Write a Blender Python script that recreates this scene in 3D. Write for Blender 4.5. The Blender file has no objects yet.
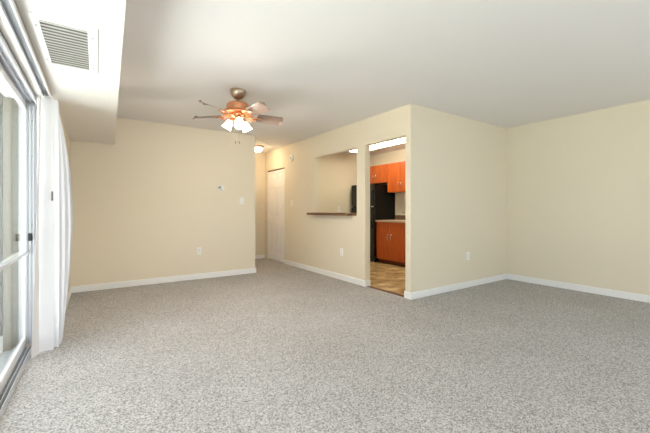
import bpy, bmesh, math, random
from mathutils import Vector, Matrix
random.seed(7)
S = bpy.context.scene
COL = S.collection

# ------------------------------------------------------------------ camera
CAM_H = 1.1116
cam = bpy.data.cameras.new('camera')
cam.sensor_fit = 'HORIZONTAL'; cam.sensor_width = 36.0
cam.lens = 336.156 / 650 * 36.0
cam.shift_y = -(216.5 - 210.30) / 650
cam.clip_start = 0.02
camo = bpy.data.objects.new('camera', cam); COL.objects.link(camo)
camo.location = (0, 0, CAM_H)
camo.rotation_euler = (math.pi / 2, 0, -0.59550)
S.camera = camo

# ------------------------------------------------------------------ world, sun, exposure
W = bpy.data.worlds.new('daylight'); S.world = W
W.use_nodes = True
nt = W.node_tree; nt.nodes.clear()
wo = nt.nodes.new('ShaderNodeOutputWorld')
wb = nt.nodes.new('ShaderNodeBackground')
wb.inputs['Color'].default_value = (0.97, 0.965, 1.03, 1)
wb.inputs['Strength'].default_value = 2.85
nt.links.new(wb.outputs[0], wo.inputs[0])

sun = bpy.data.lights.new('sun', 'SUN'); sun.energy = 35.0; sun.angle = 0.02
sun.color = (0.99, 0.99, 1.0)
suno = bpy.data.objects.new('sun', sun); COL.objects.link(suno)
suno.rotation_euler = Vector((-0.14, -0.55, -0.82)).to_track_quat('-Z', 'Y').to_euler()
suno.location = (2, -6, 8)

# the sliding door is where the daylight enters: a sampling portal across its opening
por = bpy.data.lights.new('door_portal', 'AREA'); por.shape = 'RECTANGLE'
por.size = 3.7; por.size_y = 2.0; por.cycles.is_portal = True
poro = bpy.data.objects.new('door_portal', por); COL.objects.link(poro)
poro.location = (-0.56, 1.7, 1.0)
poro.rotation_euler = Vector((1, 0, 0)).to_track_quat('-Z', 'Z').to_euler()

por2 = bpy.data.lights.new('fill_window_portal', 'AREA'); por2.shape = 'RECTANGLE'  # sampling portal for the added fill window behind the camera
por2.size = 5.1; por2.size_y = 2.2; por2.cycles.is_portal = True
poro2 = bpy.data.objects.new('fill_window_portal', por2); COL.objects.link(poro2)
poro2.location = (2.7, -1.82, 1.18)
poro2.rotation_euler = Vector((0, 1, 0)).to_track_quat('-Z', 'Z').to_euler()

vs = S.view_settings
vs.view_transform = 'Standard'; vs.look = 'None'; vs.gamma = 1.0; vs.use_curve_mapping = False
vs.exposure = 0.16

# ------------------------------------------------------------------ materials
def lin(c):
    c = c / 255.0
    return c / 12.92 if c <= 0.04045 else ((c + 0.055) / 1.055) ** 2.4
def rgb(r, g, b): return (lin(r), lin(g), lin(b), 1.0)
MATS = {}
def mat(name, col, rough=0.5, metal=0.0, spec=0.5, emit=None, estr=0.0):
    m = bpy.data.materials.new(name); m.use_nodes = True
    b = m.node_tree.nodes['Principled BSDF']
    b.inputs['Base Color'].default_value = col
    b.inputs['Roughness'].default_value = rough
    b.inputs['Metallic'].default_value = metal
    b.inputs['Specular IOR Level'].default_value = spec
    if emit:
        b.inputs['Emission Color'].default_value = emit
        b.inputs['Emission Strength'].default_value = estr
    MATS[name] = m
    return m
def nodes(m): return m.node_tree, m.node_tree.nodes['Principled BSDF']
def objcoord(t, scale=(1, 1, 1)):
    tc = t.nodes.new('ShaderNodeTexCoord'); mp = t.nodes.new('ShaderNodeMapping')
    mp.inputs['Scale'].default_value = scale
    t.links.new(tc.outputs['Object'], mp.inputs['Vector'])
    return mp.outputs['Vector']
def noise(t, vec, scale, detail=3.0, rough=0.5):
    n = t.nodes.new('ShaderNodeTexNoise')
    n.inputs['Scale'].default_value = scale; n.inputs['Detail'].default_value = detail
    n.inputs['Roughness'].default_value = rough
    t.links.new(vec, n.inputs['Vector'])
    return n.outputs['Fac']
def ramp(t, fac, stops):
    r = t.nodes.new('ShaderNodeValToRGB'); e = r.color_ramp.elements
    e[0].position, e[0].color = stops[0]; e[1].position, e[1].color = stops[-1]
    for p, c in stops[1:-1]:
        x = e.new(p); x.color = c
    t.links.new(fac, r.inputs['Fac'])
    return r.outputs['Color']
def bump(t, b, fac, strength, dist):
    n = t.nodes.new('ShaderNodeBump'); n.inputs['Strength'].default_value = strength
    n.inputs['Distance'].default_value = dist
    t.links.new(fac, n.inputs['Height']); t.links.new(n.outputs[0], b.inputs['Normal'])

PAINT = rgb(231, 221, 201)
def painted(name, col, bscale=160, bstr=0.12, rough=0.75):
    m = mat(name, col, rough, spec=0.25); t, b = nodes(m)
    bump(t, b, noise(t, objcoord(t), bscale, 2), bstr, 0.001)
    return m
painted('cream_paint', PAINT)
painted('ceiling_paint', rgb(231, 228, 226), 120, 0.2, 0.85)
painted('soffit_paint', rgb(238, 234, 228), 120, 0.2, 0.8)
mat('white_trim', rgb(243, 243, 243), 0.35)
mat('white_door', rgb(246, 245, 246), 0.4)
mat('white_plastic', rgb(244, 243, 240), 0.4)
mat('mid_grey', rgb(120, 118, 112), 0.6)  # even grey of screws, wand handle, thermostat slot and test button
mat('louver_white', rgb(206, 204, 198), 0.5)
mat('vent_shade_grey', rgb(140, 138, 132), 0.7)  # shade of the vent gaps, put into the colour
mat('dark_slot', rgb(35, 33, 32), 0.7)
mat('white_vinyl', rgb(226, 224, 227), 0.5)
mat('frame_white', rgb(228, 226, 227), 0.4)
mat('frame_grey', rgb(200, 201, 206), 0.45)
mat('aluminium', rgb(205, 207, 211), 0.4, 0.35)
mat('rail_grey', rgb(128, 131, 136), 0.5, 0.0)
mat('steel', rgb(205, 205, 205), 0.22, 1.0)
mat('black_latch', rgb(25, 26, 30), 0.4)
mat('brown_track', rgb(92, 70, 58), 0.5)
mat('black_gloss', rgb(10, 10, 11), 0.25, spec=0.6)
mat('black_textured', rgb(13, 12, 12), 0.5, spec=0.3)
mat('black_matte', rgb(16, 15, 15), 0.6)
mat('pewter', rgb(176, 158, 140), 0.3, 1.0)
mat('copper', rgb(226, 164, 124), 0.3, 1.0)
mat('chain_metal', rgb(176, 160, 140), 0.35, 1.0)
mat('wood_fob', rgb(70, 52, 42), 0.5)
mat('display_grey', rgb(120, 122, 116), 0.3)
mat('lit_shade', rgb(255, 246, 230), 0.4, emit=(1.0, 0.88, 0.68, 1), estr=7.0)
mat('lit_dome', rgb(255, 244, 226), 0.4, emit=(1.0, 0.78, 0.50, 1), estr=32.0)
mat('lit_diffuser', rgb(250, 250, 250), 0.4, emit=(1.0, 0.96, 0.74, 1), estr=13.0)
mat('counter_edge', rgb(196, 172, 152), 0.4)
mat('counter_brown', rgb(120, 92, 74), 0.35)
mat('patio_concrete', rgb(216, 214, 212), 0.85)
mat('olive_frame', rgb(74, 68, 50), 0.6)
mat('ledge_brown', rgb(112, 74, 48), 0.35)

# translucent blade wood
m = mat('blade_wood', rgb(142, 120, 108), 0.45); t, b = nodes(m)
n = noise(t, objcoord(t, (3, 60, 10)), 3.0, 4)
t.links.new(ramp(t, n, [(0.3, rgb(122, 98, 88)), (0.7, rgb(160, 140, 128))]), b.inputs['Base Color'])

# carpet: flecked grey-beige loop pile
m = mat('carpet_pile', rgb(178, 172, 162), 1.0, spec=0.0); t, b = nodes(m)
v = objcoord(t)
vo = t.nodes.new('ShaderNodeTexVoronoi'); vo.inputs['Scale'].default_value = 165.0
t.links.new(v, vo.inputs['Vector'])
sc3 = t.nodes.new('ShaderNodeSeparateColor'); t.links.new(vo.outputs['Color'], sc3.inputs[0])
n1 = sc3.outputs[0]; n2 = noise(t, v, 60, 2, 0.6); n3 = noise(t, v, 1.6, 3, 0.5)
c1 = ramp(t, n1, [(0.0, rgb(128, 126, 125)), (0.4, rgb(178, 175, 173)), (1.0, rgb(215, 213, 212))])
c2 = ramp(t, n2, [(0.3, (0.86, 0.86, 0.86, 1)), (0.7, (1.06, 1.06, 1.06, 1))])
c3 = ramp(t, n3, [(0.3, (0.94, 0.93, 0.92, 1)), (0.7, (1.03, 1.03, 1.03, 1))])
def mul(t, a, c):
    x = t.nodes.new('ShaderNodeMix'); x.data_type = 'RGBA'; x.blend_type = 'MULTIPLY'
    x.inputs['Factor'].default_value = 1.0
    t.links.new(a, x.inputs[6]); t.links.new(c, x.inputs[7])
    return x.outputs[2]
t.links.new(mul(t, mul(t, c1, c2), c3), b.inputs['Base Color'])
bump(t, b, n1, 0.2, 0.003)

# kitchen sheet vinyl: mottled brown stone squares
m = mat('stone_vinyl', rgb(160, 120, 70), 0.35); t, b = nodes(m)
v = objcoord(t)
n1 = noise(t, v, 4.5, 6, 0.6)
c1 = ramp(t, n1, [(0.3, rgb(128, 98, 58)), (0.5, rgb(204, 174, 124)), (0.66, rgb(246, 228, 190))])
br = t.nodes.new('ShaderNodeTexBrick'); t.links.new(v, br.inputs['Vector'])
br.offset = 0.0; br.inputs['Scale'].default_value = 1.0
br.inputs['Brick Width'].default_value = 0.3; br.inputs['Row Height'].default_value = 0.3
br.inputs['Mortar Size'].default_value = 0.004
br.inputs['Color1'].default_value = (1, 1, 1, 1); br.inputs['Color2'].default_value = (0.8, 0.78, 0.74, 1)
br.inputs['Mortar'].default_value = (0.55, 0.5, 0.45, 1)
t.links.new(mul(t, c1, br.outputs['Color']), b.inputs['Base Color'])

# cherry cabinet wood, grain upright
m = mat('cherry_wood', rgb(190, 84, 32), 0.35); t, b = nodes(m)
n1 = noise(t, objcoord(t, (14, 14, 0.9)), 3.0, 5, 0.6)
t.links.new(ramp(t, n1, [(0.25, rgb(158, 66, 17)), (0.5, rgb(190, 88, 30)), (0.75, rgb(208, 108, 46))]), b.inputs['Base Color'])
mat('cherry_dark', rgb(96, 36, 12), 0.5)

# balcony brick
m = mat('balcony_brick', rgb(190, 176, 150), 0.9); t, b = nodes(m)
tc = t.nodes.new('ShaderNodeTexCoord'); sp = t.nodes.new('ShaderNodeSeparateXYZ'); cb = t.nodes.new('ShaderNodeCombineXYZ')
t.links.new(tc.outputs['Object'], sp.inputs[0]); ad = t.nodes.new('ShaderNodeMath'); t.links.new(sp.outputs['X'], ad.inputs[0]); t.links.new(sp.outputs['Y'], ad.inputs[1]); t.links.new(ad.outputs[0], cb.inputs['X']); t.links.new(sp.outputs['Z'], cb.inputs['Y'])
br = t.nodes.new('ShaderNodeTexBrick'); t.links.new(cb.outputs[0], br.inputs['Vector'])
br.inputs['Scale'].default_value = 1.0; br.inputs['Brick Width'].default_value = 0.21; br.inputs['Row Height'].default_value = 0.075
br.inputs['Mortar Size'].default_value = 0.006
br.inputs['Color1'].default_value = rgb(116, 104, 76); br.inputs['Color2'].default_value = rgb(106, 94, 68); br.inputs['Mortar'].default_value = rgb(122, 114, 92)
t.links.new(br.outputs['Color'], b.inputs['Base Color'])

# lawn and hedge beyond the balcony
m = mat('lawn', rgb(120, 136, 84), 0.95); t, b = nodes(m)
t.links.new(ramp(t, noise(t, objcoord(t), 6, 5), [(0.3, rgb(120, 122, 104)), (0.7, rgb(160, 160, 146))]), b.inputs['Base Color'])

# window glass: mostly clear, Fresnel mirror
m = bpy.data.materials.new('window_glass'); m.use_nodes = True; MATS['window_glass'] = m
t = m.node_tree; t.nodes.clear()
o_ = t.nodes.new('ShaderNodeOutputMaterial'); mx = t.nodes.new('ShaderNodeMixShader')
tr = t.nodes.new('ShaderNodeBsdfTransparent'); tr.inputs['Color'].default_value = (0.90, 0.94, 0.92, 1)
gl = t.nodes.new('ShaderNodeBsdfGlossy'); gl.inputs['Roughness'].default_value = 0.02
lw = t.nodes.new('ShaderNodeLayerWeight'); lw.inputs['Blend'].default_value = 0.5
pw = t.nodes.new('ShaderNodeMath'); pw.operation = 'POWER'; pw.inputs[1].default_value = 5.0
fr = t.nodes.new('ShaderNodeMath'); fr.operation = 'MULTIPLY_ADD'; fr.inputs[1].default_value = 0.75; fr.inputs[2].default_value = 0.03
t.links.new(lw.outputs['Facing'], pw.inputs[0]); t.links.new(pw.outputs[0], fr.inputs[0])
t.links.new(fr.outputs[0], mx.inputs[0]); t.links.new(tr.outputs[0], mx.inputs[1]); t.links.new(gl.outputs[0], mx.inputs[2])
t.links.new(mx.outputs[0], o_.inputs[0])

# ------------------------------------------------------------------ mesh helpers
class MB:
    def __init__(s): s.bm = bmesh.new()
    def box(s, x0, x1, y0, y1, z0, z1, bev=0.0, seg=2):
        r = bmesh.ops.create_cube(s.bm, size=1.0)
        vs = r['verts']
        for v in vs:
            v.co = Vector(((x0 + x1) / 2 + v.co.x * (x1 - x0), (y0 + y1) / 2 + v.co.y * (y1 - y0), (z0 + z1) / 2 + v.co.z * (z1 - z0)))
        if bev:
            es = list({e for v in vs for e in v.link_edges})
            bmesh.ops.bevel(s.bm, geom=es, offset=bev, segments=seg, affect='EDGES', profile=0.5)
        return s
    def prism(s, pts, z0, z1):
        a = [s.bm.verts.new((x, y, z0)) for x, y in pts]; c = [s.bm.verts.new((x, y, z1)) for x, y in pts]
        n = len(pts)
        s.bm.faces.new(a[::-1]); s.bm.faces.new(c)
        for i in range(n): s.bm.faces.new((a[i], a[(i + 1) % n], c[(i + 1) % n], c[i]))
        return s
    def tube(s, pts, r, n=10, cap=True):
        pts = [Vector(p) for p in pts]; rs = r if isinstance(r, (list, tuple)) else [r] * len(pts)
        rings = []; ref = None
        for i, p in enumerate(pts):
            d = (pts[min(i + 1, len(pts) - 1)] - pts[max(i - 1, 0)]).normalized()
            if ref is None: ref = Vector((0, 0, 1)) if abs(d.z) < 0.9 else Vector((1, 0, 0))
            u = (ref - d * ref.dot(d)).normalized(); ref = u; w = d.cross(u)
            rings.append([s.bm.verts.new(p + rs[i] * (math.cos(2 * math.pi * k / n) * u + math.sin(2 * math.pi * k / n) * w)) for k in range(n)])
        for a, c in zip(rings, rings[1:]):
            for k in range(n): s.bm.faces.new((a[k], a[(k + 1) % n], c[(k + 1) % n], c[k]))
        if cap: s.bm.faces.new(rings[0][::-1]); s.bm.faces.new(rings[-1])
        return s
    def lathe(s, prof, c, axis=(0, 0, 1), n=32, close=True):
        ax = Vector(axis).normalized(); c = Vector(c)
        u = (Vector((1, 0, 0)) if abs(ax.x) < 0.9 else Vector((0, 1, 0))); u = (u - ax * u.dot(ax)).normalized(); w = ax.cross(u)
        rings = [[s.bm.verts.new(c + ax * h + r * (math.cos(2 * math.pi * k / n) * u + math.sin(2 * math.pi * k / n) * w)) for k in range(n)] for r, h in prof]
        for a, d in zip(rings, rings[1:]):
            for k in range(n): s.bm.faces.new((a[k], a[(k + 1) % n], d[(k + 1) % n], d[k]))
        if close:
            s.bm.faces.new(rings[0][::-1]); s.bm.faces.new(rings[-1])
        return s
    def sheet(s, rows, thick):
        # rows: list of lists of points; solid sheet of given thickness along averaged normal
        nr, nc = len(rows), len(rows[0])
        P = [[Vector(p) for p in r] for r in rows]
        def nrm(i, j):
            du = P[min(i + 1, nr - 1)][j] - P[max(i - 1, 0)][j]; dv = P[i][min(j + 1, nc - 1)] - P[i][max(j - 1, 0)]
            return du.cross(dv).normalized()
        A = [[s.bm.verts.new(P[i][j] + nrm(i, j) * thick / 2) for j in range(nc)] for i in range(nr)]
        B = [[s.bm.verts.new(P[i][j] - nrm(i, j) * thick / 2) for j in range(nc)] for i in range(nr)]
        for i in range(nr - 1):
            for j in range(nc - 1):
                s.bm.faces.new((A[i][j], A[i + 1][j], A[i + 1][j + 1], A[i][j + 1]))
                s.bm.faces.new((B[i][j], B[i][j + 1], B[i + 1][j + 1], B[i + 1][j]))
        for i in range(nr - 1):
            for j in (0, nc - 1): s.bm.faces.new((A[i][j], A[i + 1][j], B[i + 1][j], B[i][j]))
        for j in range(nc - 1):
            for i in (0, nr - 1): s.bm.faces.new((A[i][j], A[i][j + 1], B[i][j + 1], B[i][j]))
        return s
    def build(s, name, m, parent=None, smooth=None):
        bmesh.ops.recalc_face_normals(s.bm, faces=s.bm.faces[:])
        if parent is not None:
            off = Vector(parent['_o'])
            for v in s.bm.verts: v.co -= off
        me = bpy.data.meshes.new(name); s.bm.to_mesh(me); s.bm.free()
        me.materials.append(MATS[m])
        if smooth:
            for p in me.polygons: p.use_smooth = True
            try: me.set_sharp_from_angle(angle=math.radians(smooth))
            except Exception: pass
        o = bpy.data.objects.new(name, me); COL.objects.link(o)
        if parent is not None: o.parent = parent; o['_o'] = list(parent['_o'])
        else: o['_o'] = [0.0, 0.0, 0.0]
        return o
def thing(name, label, cat, loc=(0, 0, 0), group=None):
    o = bpy.data.objects.new(name, None); COL.objects.link(o)
    o.location = loc; o['_o'] = [float(x) for x in loc]; o.empty_display_size = 0.1
    o['label'] = label; o['category'] = cat
    if group: o['group'] = group
    return o
def struct(o, label=None, cat=None):
    o['kind'] = 'structure'
    if label: o['label'] = label
    if cat: o['category'] = cat
    return o

# ------------------------------------------------------------------ the setting
H = 2.44
Y1, X2, X2B, Y3, Y3B, X4 = 5.65, 3.231, 3.325, 2.863, 2.953, 5.495
XW = -0.30                       # inner face of the window wall
YB = -1.7                        # wall behind the camera
DO0, DO1, DZ = -0.10, 3.60, 2.0  # sliding door opening

f = MB().prism([(-0.62, YB), (X4, YB), (X4, Y3), (X2 + .045, Y3), (X2 + .045, 6.2), (X2B, 6.2), (X2B, 7.25), (2.33, 7.25), (2.33, Y1), (-0.62, Y1)], -0.12, 0.0)
struct(f.build('floor', 'carpet_pile'), 'grey beige flecked carpet covering the living room and hall', 'floor')
f = MB().box(X2 + .046, X4, Y3B - .05, 6.2, -0.12, -0.001)
struct(f.build('floor_kitchen', 'stone_vinyl'), 'mottled brown stone pattern vinyl floor seen through the kitchen doorway', 'floor')
f = MB().prism([(-0.60, YB - .1), (X4 + .1, YB - .1), (X4 + .1, 7.37), (-0.60, 7.37)], H, H + 0.12)
struct(f.build('ceiling', 'ceiling_paint'), 'flat off-white ceiling above the living room', 'ceiling')

w = MB().box(-0.52, XW, DO1, Y1, 0, H).box(-0.60, XW, DO0, DO1, DZ + .042, H).box(-0.60, XW, YB, DO0, 0, H)
struct(w.build('wall_left', 'cream_paint'), 'cream window wall around the sliding glass door', 'wall')
struct(MB().box(-0.61, -0.52, DO1 - .012, Y1 + .12, -.06, H).build('wall_exterior', 'balcony_brick'), 'tan brick outer face of the window wall seen through the glass', 'wall')
w = MB().box(-0.52, 2.329, Y1, Y1 + .12, 0, H)
struct(w.build('wall_back', 'cream_paint'), 'warm cream wall carrying the thermostat behind the ceiling fan', 'wall')
w = MB().box(2.209, 2.329, Y1 + .12, 7.25, 0, H).box(2.209, X2, 7.25, 7.37, 0, H)
struct(w.build('wall_hall', 'cream_paint'), 'cream wall closing the far end of the short hall', 'wall')
DW0, DW1, DWZ = Y3B, 3.725, 2.062     # kitchen doorway
PS0, PS1, PSA, PSB = 3.917, 5.112, 1.03, 2.055   # pass-through
CL0, CL1, CLZ = 6.27, 7.13, 2.01      # closet
w = MB()
w.box(X2, X2B, DW0, DW1, DWZ, H).box(X2, X2B, DW1, PS0, 0, H).box(X2, X2B, PS0, PS1, 0, PSA).box(X2, X2B, PS0, PS1, PSB, H)
w.box(X2, X2B, PS1, CL0, 0, H).box(X2, X2B, CL0, CL1, CLZ, H).box(X2, X2B, CL1, 7.37, 0, H)
struct(w.build('wall_kitchen', 'cream_paint'), 'cream wall with the kitchen doorway and the pass-through opening', 'wall')
w = MB().box(X2, X4, Y3, Y3B, 0, H)
struct(w.build('wall_partition', 'cream_paint'), 'tan cream partition wall with one low outlet right of the doorway', 'wall')
w = MB().box(X4, X4 + .1, YB, 7.37, 0, H)
struct(w.build('wall_right', 'cream_paint'), 'bare pale cream wall at the far right', 'wall')
w = MB().box(X2B, X4, 6.2, 6.27, 0, H)
struct(w.build('wall_kitchen_end', 'cream_paint'), 'cream kitchen end wall seen through the pass-through', 'wall')
w = MB().box(-0.60, .2, YB - .1, YB, 0, H).box(5.2, X4 + .1, YB - .1, YB, 0, H).box(.2, 5.2, YB - .1, YB, 0, .1).box(.2, 5.2, YB - .1, YB, 2.25, H)
struct(w.build('wall_front', 'cream_paint'), 'cream wall behind the viewpoint', 'wall')
wf = MB()  # unseen window, added to fill the room with daylight from behind
for q in ((.2, .25, .1, 2.25), (5.15, 5.2, .1, 2.25), (1.85, 1.9, .1, 2.25), (3.5, 3.55, .1, 2.25)): wf.box(q[0], q[1], YB - .08, YB - .03, q[2], q[3])
for q in ((.1, .15), (2.2, 2.25)): wf.box(.25, 5.15, YB - .08, YB - .03, q[0], q[1])
wf = struct(wf.build('fill_window', 'white_trim'), 'wide white framed window added unseen behind the viewpoint for fill light', 'window')
MB().box(.24, 5.16, YB - .058, YB - .052, .14, 2.21).build('glass', 'window_glass', wf)
w = MB().box(X2B, 4.1, 7.25, 7.37, 0, H).box(4.0, 4.1, 6.27, 7.25, 0, H)
struct(w.build('wall_closet', 'cream_paint'), 'closet walls behind the white folding door', 'wall')
s = MB().prism([(XW, YB), (0.02, YB), (0.106, 1.73), (0.156, 3.75), (0.207, Y1), (XW, Y1)], 2.046, H)
struct(s.build('trim_1', 'soffit_paint'), 'boxed white soffit running along the ceiling above the sliding door', 'soffit')

BH, BT = 0.088, 0.014
def base(name, boxes, label):
    b = MB()
    for x0, x1, y0, y1 in boxes:
        b.box(x0, x1, y0, y1, 0, BH, 0.004, 1)
    struct(b.build(name, 'white_trim'), label, 'baseboard')
base('baseboard_back', [(XW, 2.329 + BT, Y1 - BT, Y1), (2.329, 2.329 + BT, Y1, 7.25)], 'white baseboard along the thermostat wall')
base('baseboard_hall', [(2.329 + BT, X2 - BT, 7.25 - BT, 7.25)], 'white baseboard at the end of the hall')
base('baseboard_kitchen', [(X2 - BT, X2, DW1 - BT, CL0 - .02), (X2, X2B, DW1 - BT, DW1)], 'white baseboard below the pass-through')
base('baseboard_partition', [(X2 - BT, X2B, DW0, DW0 + BT), (X2 - BT, X2, Y3 - BT, DW0), (X2, X4 - BT, Y3 - BT, Y3)], 'white baseboard along the tan partition wall')
base('baseboard_right', [(X4 - BT, X4, YB, Y3)], 'white baseboard along the pale far right wall')
base('baseboard_left', [(XW, XW + BT, DO1 + .02, Y1 - BT)], 'white baseboard on the window wall behind the blinds')
struct(MB().box(X2 + .02, X2 + .075, DW0 + BT, DW1 - BT, -0.001, 0.007, .003, 1).build('trim_2', 'ledge_brown'), 'thin brown threshold strip across the kitchen doorway', 'threshold')

# ------------------------------------------------------------------ sliding glass door
d = thing('door_1', 'white framed sliding glass door with a black latch at the left', 'sliding door', (-0.45, 1.75, 0))
d['kind'] = 'structure'
MB().box(-.405, -.31, DO1 - .004, DO1 + .0, 0.0, DZ + .03).box(-.405, -.36, DO1 - .012, DO1, 0, DZ + .03, .002, 1).build('jamb_casing', 'frame_white', d)
j = MB()
j.box(-.519, -.408, DO1 - .012, DO1, 0.035, DZ)
for x in (-.425, -.447, -.468): j.box(x - .003, x + .003, DO1 - .024, DO1 - .012, 0.035, DZ)
j = j.build('jamb_channel', 'frame_grey', d)
for z in (0.87, 0.99, 1.55, 1.84, 1.93):
    MB().lathe([(.004, 0), (.004, .004), (.001, .005)], (-.437, DO1 - .012, z), (0, -1, 0), 10).build('screw', 'rail_grey', j)
MB().box(-.458, -.436, DO1 - .035, DO1 - .012, .865, .925, .003, 1).build('latch', 'black_latch', d)
hd = MB()
hd.box(-.60, -.40, DO0, DO1, DZ, DZ + .042)
hd.box(-.412, -.400, DO0, DO1, DZ - .03, DZ + .03, .002, 1)
for x in (-.445, -.475): hd.box(x - .003, x + .003, DO0, DO1 - .012, DZ - .022, DZ)
hd.build('head_frame', 'frame_grey', d)
MB().box(-.40, -.352, DO0, DO1, DZ + .012, DZ + .042).build('head_casing', 'soffit_paint', d)
tr_ = MB().box(-.60, -.425, DO0, DO1 - .024, -.005, 0.012, .002, 1).build('sill_track', 'aluminium', d)
r_ = MB()
for x in (-.431, -.452, -.474, -.54): r_.box(x - .003, x + .003, DO0 + .01, DO1 - .03, .012, .032)
r_.build('rail', 'aluminium', tr_)
r_ = MB()
for x in (-.4415, -.463): r_.box(x - .006, x + .006, DO0 + .01, DO1 - .03, .011, .014)
r_.build('groove', 'rail_grey', tr_)
def panel(x, y0, y1, name):
    p = MB()
    T = .014
    p.box(x - T, x + T, y1 - .012, y1, .035, DZ - .03, .003, 1).box(x - T, x + T, y0, y0 + .05, .035, DZ - .03, .003, 1)
    p.box(x - T, x + T, y0, y1, .035, .095, .003, 1).box(x - T, x + T, y0, y1, DZ - .075, DZ - .022, .003, 1)
    p = p.build(name, 'frame_white', d)
    MB().box(x - .003, x + .003, y0 + .02, y1 - .01, .06, DZ - .05).build('glass', 'window_glass', p)
panel(-.487, 1.72, DO1 - .014, 'sliding_panel')
panel(-.535, DO0 + .01, 1.77, 'fixed_panel')
MB().box(-.470, -.452, 1.75, DO1 - .03, .765, .790, .003, 1).build('security_bar', 'aluminium', d)

# ------------------------------------------------------------------ outside the door
struct(MB().box(-3.2, -.60, -4.0, 7.5, -0.25, -0.06).build('ground_patio', 'patio_concrete'), 'pale concrete balcony floor outside the glass', 'balcony floor')
struct(MB().box(-30, -3.2, -25, 30, -0.6, -0.4).build('ground', 'lawn'), 'lawn beyond the balcony', 'lawn')
bw = MB().box(-.80, -.602, 4.3, 4.5, -.06, 2.7)
ob = MB().box(-.775, -.735, 4.26, 4.299, -.06, 2.30, .008, 2).box(-.735, -.70, 4.28, 4.299, -.06, 2.25, .006, 1)
struct(ob.build('trim_3', 'olive_frame'), 'dark olive upright frame strip on the brick pier outside the glass', 'frame')
struct(bw.build('pillar', 'balcony_brick'), 'tan brick pier seen through the glass at the left edge', 'brick pier')

# ------------------------------------------------------------------ vertical blinds
bl = thing('vertical_blind', 'white vertical blinds stacked open at the far end of the sliding door', 'blinds', (-.32, 3.4, 2.0))
hr = MB()
hr.box(-.351, -.345, DO0 - .1, 3.44, 1.992, 2.032).box(-.307, -.301, DO0 - .1, 3.44, 1.992, 2.032).box(-.351, -.301, DO0 - .1, 3.44, 2.026, 2.032)
hr = hr.build('headrail', 'white_vinyl', bl)
MB().box(-.345, -.307, DO0 - .1, 3.425, 2.012, 2.026).build('groove', 'rail_grey', hr)
MB().box(-.352, -.300, 3.44, 3.452, 1.992, 2.034, .002, 1).build('end_cap', 'white_plastic', hr)
cr = MB()
vanes = []
def vane(xc, yc, ang0, bow=0.0, flare=0.0, z1=1.985, z0=0.03, wd=.089, curve=.006, twist=0.0):
    rows = []
    for i in range(25):
        tz = i / 24; z = z1 + (z0 - z1) * tz
        ang = ang0 + twist * max(0.0, tz - .45) / .55
        sh = bow * math.sin(math.pi * tz ** 0.85) + flare * tz
        row = []
        for k in range(5):
            u = (k / 4 - .5) * wd; c_ = curve * (1 - (2 * k / 4 - 1) ** 2)
            row.append((xc + sh + u * math.cos(ang) - c_ * math.sin(ang), yc + u * math.sin(ang) + c_ * math.cos(ang), z))
        rows.append(row)
    o = MB().sheet(rows, .0016).build('vane', 'white_vinyl', bl, 60)
    c = MB().box(xc - .004, xc + .004, yc - .004, yc + .004, z1, 2.02).build('carrier_stem', 'white_plastic', o)
vane(-.354, 3.29, math.radians(90), 0, -.030, z0=.022, curve=.003, twist=math.radians(-22))
vane(-.337, 3.365, math.radians(5), 0, .010, z0=.022)
vane(-.300, 3.400, math.radians(-16), .006, .006, z0=.03, curve=.010)
vane(-.302, 3.445, math.radians(12), .012, .016, z0=.03, curve=.010)
vane(-.312, 3.495, math.radians(-10), .036, .030, z0=.035)
vane(-.316, 3.550, math.radians(14), .056, .034, z0=.04)
vane(-.320, 3.610, math.radians(-8), .072, .036, z0=.045)
vane(-.325, 3.675, math.radians(10), .082, .036, z0=.05)
vane(-.330, 3.745, math.radians(-6), .090, .036, z0=.05)
wd_ = MB().tube([(-.289, 3.345, 1.99), (-.289, 3.342, 1.25)], .0022, 8).build('wand', 'white_plastic', bl)
MB().tube([(-.289, 3.342, 1.26), (-.289, 3.342, 1.25), (-.289, 3.342, 1.19), (-.289, 3.342, 1.184)], [.003, .0065, .0065, .003], 10).build('wand_handle', 'mid_grey', wd_)

# ------------------------------------------------------------------ vent grille on the soffit
SZ = 2.046
vg = thing('air_vent', 'white louvered air return grille in the soffit above the sliding door', 'vent', (-.13, 2.43, SZ))
fr_ = MB()
x0, x1, y0, y1 = -.268, .002, 2.085, 2.765; a0, a1, b0, b1 = -.238, -.042, 2.13, 2.733
for q in ((x0, a0, y0, y1), (a1, x1, y0, y1), (a0, a1, y0, b0), (a0, a1, b1, y1)):
    fr_.box(q[0], q[1], q[2], q[3], SZ - .008, SZ)
fr_.build('frame', 'white_plastic', vg)
lv = MB(); N = 16
for i in range(N):
    y = b0 + (i + .5) * (b1 - b0) / N
    P = [(y - .013, SZ - .0075), (y + .012, SZ - .0025)]
    vs_ = [lv.bm.verts.new((x, yy, z + dz)) for x in (a0, a1) for (yy, z) in P for dz in (0, -.002)]
    A = vs_[:4]; B = vs_[4:]
    for q in ((A[0], A[2], A[3], A[1]), (B[0], B[1], B[3], B[2]), (A[0], A[1], B[1], B[0]), (A[2], B[2], B[3], A[3]), (A[1], A[3], B[3], B[1]), (A[0], B[0], B[2], A[2])):
        lv.bm.faces.new(q)
lv.build('louvers', 'louver_white', vg)
MB().box(a0, a1, b0, b1, SZ - .001, SZ - .0002).build('shade_plate', 'vent_shade_grey', vg)  # grey sheet stands in for the shade between louvers; no duct behind
for (x, y) in ((-.253, 2.20), (-.253, 2.66), (-.02, 2.20), (-.02, 2.66)):
    MB().lathe([(.005, 0), (.005, -.002), (.002, -.003)], (x, y, SZ - .008), (0, 0, 1), 10).build('screw', 'mid_grey', vg)

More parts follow.
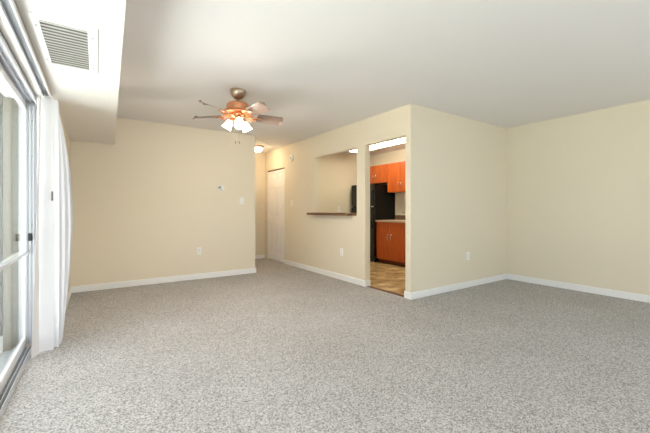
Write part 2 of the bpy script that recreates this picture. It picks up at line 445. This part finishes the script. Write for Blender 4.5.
# ------------------------------------------------------------------ ceiling fan
FX, FY = 1.291, 3.624
FAN_W = 22.0
fan = thing('ceiling_fan', 'copper ceiling fan with glowing bell glass shades and taupe blades', 'ceiling fan', (FX, FY, H))
MB().lathe([(.086, 0), (.086, -.012), (.080, -.04), (.064, -.072), (.040, -.095), (.018, -.102)], (FX, FY, H), n=40).build('canopy', 'pewter', fan, 40)
MB().tube([(FX, FY, H - .10), (FX, FY, H - .15)], .013, 14).build('downrod', 'pewter', fan, 40)
MB().lathe([(.03, 0), (.062, -.008), (.108, -.022), (.122, -.04), (.124, -.10), (.112, -.115), (.10, -.118)], (FX, FY, 2.315), n=48).build('motor_housing', 'copper', fan, 35)
ring = MB().lathe([(.10, 0), (.178, -.006), (.180, -.014), (.172, -.022), (.09, -.03)], (FX, FY, 2.198), n=48).build('flywheel_ring', 'copper', fan, 35)
a_base = -0.5955   # image-right direction in plan
for i in range(5):
    a = a_base + math.radians(28 + 72 * i)
    ux, uy = math.cos(a), math.sin(a); px, py = -uy, ux
    def P(r, s, z): return (FX + ux * r + px * s, FY + uy * r + py * s, z)
    br_ = MB()
    for sg in (1, -1):
        pts = []
        for k in range(17):
            tt = k / 16; pts.append(P(.09 + .13 * tt, sg * (.012 + .036 * math.sin(math.pi * tt)), 2.165 - .035 * math.sin(math.pi * tt) - .012 * tt))
        br_.tube(pts, .006, 8)
    for sg in (1, -1):
        br_.tube([P(.185 + .014 * math.cos(q), sg * .016 + .014 * math.sin(q), 2.150) for q in [x * .4 for x in range(17)]], .0045, 6)
    br_.box(-.0, .0, 0, 0, 0, 0) if False else None
    v = [P(.205, -.03, 2.150), P(.205, .03, 2.150), P(.27, .035, 2.152), P(.27, -.035, 2.152)]
    br_.sheet([[v[0], v[1]], [v[3], v[2]]], .005)
    br_ = br_.build('blade_bracket', 'copper', fan, 40)
    rows = []
    for k in range(15):
        tt = k / 14; r = .215 + .305 * tt
        hw = .056 + .020 * tt
        if tt > .88: hw *= math.sqrt(max(0.05, 1 - ((tt - .88) / .125) ** 2))
        if tt < .06: hw *= .8
        rows.append([P(r, hw * u, 2.158 - .028 * u) for u in (-1, -.5, 0, .5, 1)])
    MB().sheet(rows, .006).build('blade', 'blade_wood', fan)
hub = MB().lathe([(.085, 0), (.088, -.012), (.070, -.03), (.052, -.045), (.048, -.07), (.03, -.085), (.012, -.092)], (FX, FY, 2.172), n=40).build('light_kit_hub', 'copper', fan, 35)
for i, ad in enumerate((174, 292, 52)):
    a = a_base + math.radians(ad)
    ux, uy = math.cos(a), math.sin(a)
    def Q(r, z): return Vector((FX + ux * r, FY + uy * r, z))
    MB().tube([Q(.03, 2.122), Q(.050, 2.132), Q(.068, 2.126), Q(.078, 2.113)], .009, 10).build('lamp_arm', 'copper', fan, 40)
    ax = Vector((ux * .62, uy * .62, -1)).normalized()
    c0 = Q(.072, 2.124)
    MB().lathe([(.016, -.004), (.024, .004), (.025, .022), (.020, .026)], c0, ax, 20).build('lamp_socket', 'copper', fan, 40)
    prof = [(r_ * 0.88, h_ * 0.90) for r_, h_ in [(.023, .018), (.033, .032), (.044, .055), (.047, .080), (.051, .105), (.062, .128), (.066, .134), (.062, .134), (.047, .105), (.043, .080), (.039, .055), (.028, .034), (.019, .022)]]
    pl = bpy.data.lights.new('fan_bulb_light', 'POINT'); pl.energy = FAN_W; pl.color = (1.0, 0.89, 0.76); pl.shadow_soft_size = .02
    plo = bpy.data.objects.new('fan_bulb_light', pl); COL.objects.link(plo); plo.location = c0 + ax * .114
    sh_ = MB().lathe(prof, c0, ax, 28).build('glass_shade', 'lit_shade', fan, 50)
    MB().lathe([(.010, .02), (.014, .04), (.024, .065), (.026, .085), (.018, .105), (.004, .112)], c0, ax, 16).build('bulb', 'lit_shade', sh_, 60)
for (dx, dy) in ((-.022, .015), (.011, -.008)):
    MB().tube([(FX + dx, FY + dy, 2.10), (FX + dx, FY + dy, 1.878)], .0011, 6).build('pull_chain', 'chain_metal', fan)
    MB().lathe([(.002, .0), (.006, -.006), (.007, -.02), (.004, -.03)], (FX + dx, FY + dy, 1.882), n=10).build('pull_fob', 'wood_fob', fan, 50)

# ------------------------------------------------------------------ hall ceiling light
hl = thing('hall_ceiling_light', 'glowing dome ceiling light in the hall beyond the thermostat wall', 'ceiling light', (2.74, 6.60, H))
MB().lathe([(.15, 0), (.155, -.01), (.152, -.035), (.135, -.04)], (2.74, 6.60, H), n=40).build('rim', 'copper', hl, 40)
MB().lathe([(.138, -.036), (.128, -.065), (.10, -.092), (.055, -.108), (.012, -.112)], (2.74, 6.60, H), n=40).build('glass_dome', 'lit_dome', hl, 60)

# ------------------------------------------------------------------ thermostat, switches, outlets
tm = thing('thermostat', 'small white thermostat with grey display on the back wall', 'thermostat', (1.711, Y1, 1.486))
MB().box(1.652, 1.770, Y1 - .026, Y1, 1.445, 1.527, .006).build('body', 'white_plastic', tm)
MB().box(1.668, 1.714, Y1 - .028, Y1 - .024, 1.474, 1.510, .002, 1).build('display', 'display_grey', tm)
MB().box(1.725, 1.758, Y1 - .029, Y1 - .025, 1.470, 1.480, .001, 1).box(1.725, 1.758, Y1 - .029, Y1 - .025, 1.490, 1.500, .001, 1).build('button', 'white_plastic', tm)
MB().box(1.690, 1.732, Y1 - .0275, Y1 - .024, 1.455, 1.462).build('vent_slot', 'mid_grey', tm)

def plate(face, c, kind, name, label, cat, group=None):
    # face: '-Y' (wall facing the camera in depth) or '-X'
    o = thing(name, label, cat, c, group)
    def bx(u0, u1, d0, d1, z0, z1, bev=0.0):
        if face == '-Y': return MB().box(c[0] + u0, c[0] + u1, c[1] - d1, c[1] - d0, c[2] + z0, c[2] + z1, bev, 2)
        return MB().box(c[0] - d1, c[0] - d0, c[1] + u0, c[1] + u1, c[2] + z0, c[2] + z1, bev, 2)
    bx(-.036, .036, 0, .007, -.059, .059, .003).build('wall_plate', 'white_plastic', o)
    def screw(z):
        ax = (0, -1, 0) if face == '-Y' else (-1, 0, 0)
        p = Vector(c) + Vector(ax) * .006 + Vector((0, 0, z))
        MB().lathe([(.0035, 0), (.0035, .002), (.001, .0025)], p, ax, 10).build('screw', 'mid_grey', o)
    if kind == 'outlet':
        for zz in (.020, -.020):
            r = bx(-.017, .017, .006, .010, zz - .014, zz + .014, .003).build('receptacle', 'white_plastic', o)
            bx(-.009, -.006, .0095, .0104, zz - .004, zz + .006).build('slot', 'dark_slot', r)
            bx(.006, .009, .0095, .0104, zz - .004, zz + .006).build('slot', 'dark_slot', r)
        screw(0)
    else:
        bx(-.009, .009, .006, .009, -.014, .014, .001).build('switch_surround', 'white_plastic', o)
        bx(-.005, .005, .008, .020, -.002, .011, .002).build('toggle', 'white_plastic', o)
        screw(.03); screw(-.03)
    return o
plate('-Y', (2.079, Y1, 1.273), 'switch', 'light_switch', 'white light switch right of the thermostat by the hall corner', 'light switch')
plate('-X', (X2, 5.956, 1.258), 'switch', 'light_switch', 'white light switch between the folding door and the pass-through', 'light switch')
plate('-Y', (1.364, Y1, .453), 'outlet', 'wall_outlet', 'white outlet low on the back wall below the thermostat', 'outlet')
plate('-X', (X2, 4.291, .446), 'outlet', 'wall_outlet', 'white outlet low on the wall below the pass-through', 'outlet')
plate('-Y', (4.436, Y3, .451), 'outlet', 'wall_outlet', 'white outlet low on the tan partition wall right of the doorway', 'outlet')
plate('-Y', (4.589, 6.2, 1.141), 'outlet', 'wall_outlet', 'white outlet on the kitchen end wall seen above the pass-through ledge', 'outlet')

sm = thing('smoke_detector', 'round white smoke detector high on the wall above the folding door corner', 'smoke detector', (X2, 5.94, 2.158))
MB().lathe([(.066, 0), (.068, .010), (.064, .028), (.050, .036), (.02, .038)], (X2, 5.94, 2.158), (-1, 0, 0), 36).build('body', 'white_plastic', sm, 40)
MB().lathe([(.018, .037), (.018, .041), (.010, .043)], (X2, 5.94, 2.158), (-1, 0, 0), 20).build('test_button', 'mid_grey', sm, 40)

# ------------------------------------------------------------------ folding closet door
cd = thing('door_2', 'white six-panel folding closet door in the hall', 'closet door', (X2 + .02, 6.70, 0))
cd['kind'] = 'structure'
MB().box(X2 + .006, X2 + .045, CL0 + .005, CL1 - .005, CLZ - .022, CLZ - .001).build('top_track', 'brown_track', cd)
mid = (CL0 + CL1) / 2
for (ya, yb) in ((CL0 + .006, mid - .002), (mid + .002, CL1 - .006)):
    L = MB().box(X2 + .024, X2 + .045, ya, yb, .018, CLZ - .03)
    zs = [(.17, .81), (.98, 1.60), (1.78, 1.93)]
    m_ = .07
    # stiles and rails stand proud of the recessed fields
    ys = (ya, ya + m_, yb - m_, yb)
    L.box(X2 + .008, X2 + .025, ys[0], ys[1], .018, CLZ - .03, .0015, 1).box(X2 + .008, X2 + .025, ys[2], ys[3], .018, CLZ - .03, .0015, 1)
    edges = [.018] + [z for q in zs for z in q] + [CLZ - .03]
    for k in range(0, len(edges), 2): L.box(X2 + .008, X2 + .025, ys[1], ys[2], edges[k], edges[k + 1], .0015, 1)
    L = L.build('door_leaf', 'white_door', cd)
    for (za, zb) in zs:
        MB().box(X2 + .013, X2 + .025, ys[1] + .036, ys[2] - .036, za + .036, zb - .036, .006, 2).build('raised_panel', 'white_door', L)

# ------------------------------------------------------------------ pass-through ledge
lg = MB().box(3.10, X2, 4.012, 5.165, 1.031, 1.071, .006).box(X2 - .01, 3.40, PS0, PS1, 1.031, 1.071, .004)
lg = lg.build('counter_ledge', 'ledge_brown')
lg['label'] = 'brown wood ledge along the bottom of the pass-through opening'; lg['category'] = 'ledge'

# ------------------------------------------------------------------ kitchen
fl = thing('fluorescent_light', 'long white fluorescent light box on the kitchen ceiling', 'ceiling light', (4.58, 4.85, H))
MB().box(4.44, 4.72, 4.0, 5.66, 2.425, H).build('housing', 'white_plastic', fl)
MB().box(4.45, 4.71, 4.02, 5.64, 2.362, 2.426, .012, 3).build('diffuser', 'lit_diffuser', fl)
for ya in (5.64, 3.995): MB().box(4.44, 4.72, ya, ya + .025, 2.36, 2.43, .004, 1).build('end_cap', 'white_plastic', fl)

F0, F1, FXF = 5.318, 6.09, 4.86
rf = thing('refrigerator', 'glossy black refrigerator standing beside the kitchen counter', 'refrigerator', (5.15, 5.73, 0))
MB().box(FXF + .055, X4 - .006, F0, F1, .03, 1.675, .006).build('cabinet_body', 'black_textured', rf)
def handle_bar(x, y, z0, z1, par, m='steel', r=.008, so=.035):
    MB().tube([(x, y, z0), (x - so * .8, y, z0 + .02), (x - so, y, z0 + .06), (x - so, y, z1 - .06), (x - so * .8, y, z1 - .02), (x, y, z1)], r, 8).build('handle', m, par, 50)
fz = MB().box(FXF, FXF + .05, F0, F1, 1.20, 1.685, .012, 3).build('freezer_door', 'black_gloss', rf)
handle_bar(FXF, F0 + .05, 1.23, 1.55, fz, 'black_gloss', .010)
fd = MB().box(FXF, FXF + .05, F0, F1, .13, 1.19, .012, 3).build('fridge_door', 'black_gloss', rf)
handle_bar(FXF, F0 + .05, .75, 1.16, fd, 'black_gloss', .010)
MB().box(FXF + .02, FXF + .055, F0 + .01, F1 - .01, .02, .12).build('kick_grille', 'black_matte', rf)
MB().box(FXF - .004, FXF + .002, F0 + .02, F0 + .10, 1.183, 1.207, .002, 1).build('hinge_cover', 'steel', rf)
for y in (F0 + .05, F1 - .05):
    MB().lathe([(.018, 0), (.022, .008), (.015, .03)], (FXF + .035, y, 0), n=16).build('levelling_foot', 'white_plastic', rf)

def pull(x, y, zc, ln, par):
    MB().tube([(x, y, zc - ln / 2), (x - .022, y, zc - ln / 2 + .008), (x - .030, y, zc - ln / 4), (x - .032, y, zc), (x - .030, y, zc + ln / 4), (x - .022, y, zc + ln / 2 - .008), (x, y, zc + ln / 2)], .006, 8).build('handle', 'steel', par, 50)
def upper(y0, y1, z0, z1, split, hz, label, hsp=.043):
    o = thing('upper_cabinet', label, 'cabinet', (X4, (y0 + y1) / 2, z0), 'kitchen wall cabinets')
    MB().box(5.2095, X4 - .001, y0 + .001, y1 - .001, z0, z1, .002, 1).build('carcass', 'cherry_wood', o)
    for (a, b, hy) in ((y0 + .002, split - .0015, split - hsp), (split + .0015, y1 - .002, split + hsp)):
        dr = MB().box(5.19, 5.209, a, b, z0 + .002, z1 - .002, .002, 1).build('cabinet_door', 'cherry_wood', o)
        pull(5.19, hy, hz, .10, dr)
upper(5.262, 6.19, 1.718, 2.118, 5.645, 1.862, 'short cherry wall cabinet above the black refrigerator')
upper(4.50, 5.258, 1.495, 2.118, 4.882, 1.645, 'taller cherry wall cabinet right of the refrigerator')

def lower(y0, y1, label):
    o = thing('base_cabinet', label, 'cabinet', (X4, (y0 + y1) / 2, 0), 'kitchen base cabinets')
    MB().box(4.94, X4 - .001, y0 + .001, y1 - .001, .09, .868, .002, 1).build('carcass', 'cherry_wood', o)
    MB().box(4.985, X4 - .001, y0 + .001, y1 - .001, 0, .09).build('toe_kick', 'cherry_dark', o)
    c = (y0 + y1) / 2
    for (a, b, hy) in ((y0 + .002, c - .0015, c - .05), (c + .0015, y1 - .002, c + .05)):
        dr = MB().box(4.92, 4.939, a, b, .092, .862, .002, 1).build('cabinet_door', 'cherry_wood', o)
        pull(4.92, hy, .555, .13, dr)
lower(4.515, 5.308, 'cherry base cabinet with two doors under the kitchen counter')
ct = thing('countertop', 'beige edged laminate kitchen countertop on the cherry base cabinet', 'countertop', (5.2, 4.9, .868))
MB().box(4.895, X4 - .001, 4.49, 5.314, .868, .906, .006).build('slab', 'counter_edge', ct)
bs = MB().box(X4 - .022, X4 - .001, 4.49, 5.314, .9065, 1.005, .003, 1).build('counter_backsplash', 'counter_brown')
bs['label'] = 'low brown backsplash strip at the back of the kitchen counter'; bs['category'] = 'backsplash'
fc = thing('kitchen_faucet', 'small chrome faucet at the back of the kitchen counter', 'faucet', (5.36, 4.80, .906))
MB().lathe([(.035, 0), (.035, .008), (.020, .014), (.016, .05), (.013, .06)], (5.36, 4.80, .906), n=20).build('base', 'steel', fc, 40)
MB().tube([(5.36, 4.80, .95), (5.34, 4.81, 1.02), (5.29, 4.84, 1.05), (5.22, 4.89, 1.045), (5.17, 4.92, 1.02)], [.013, .013, .012, .012, .013], 10).build('spout', 'steel', fc, 50)
MB().tube([(5.36, 4.80, .965), (5.375, 4.765, 1.0), (5.38, 4.74, 1.02)], [.009, .007, .006], 8).build('lever', 'steel', fc, 50)
for o in bpy.data.objects:
    if '_o' in o: del o['_o']
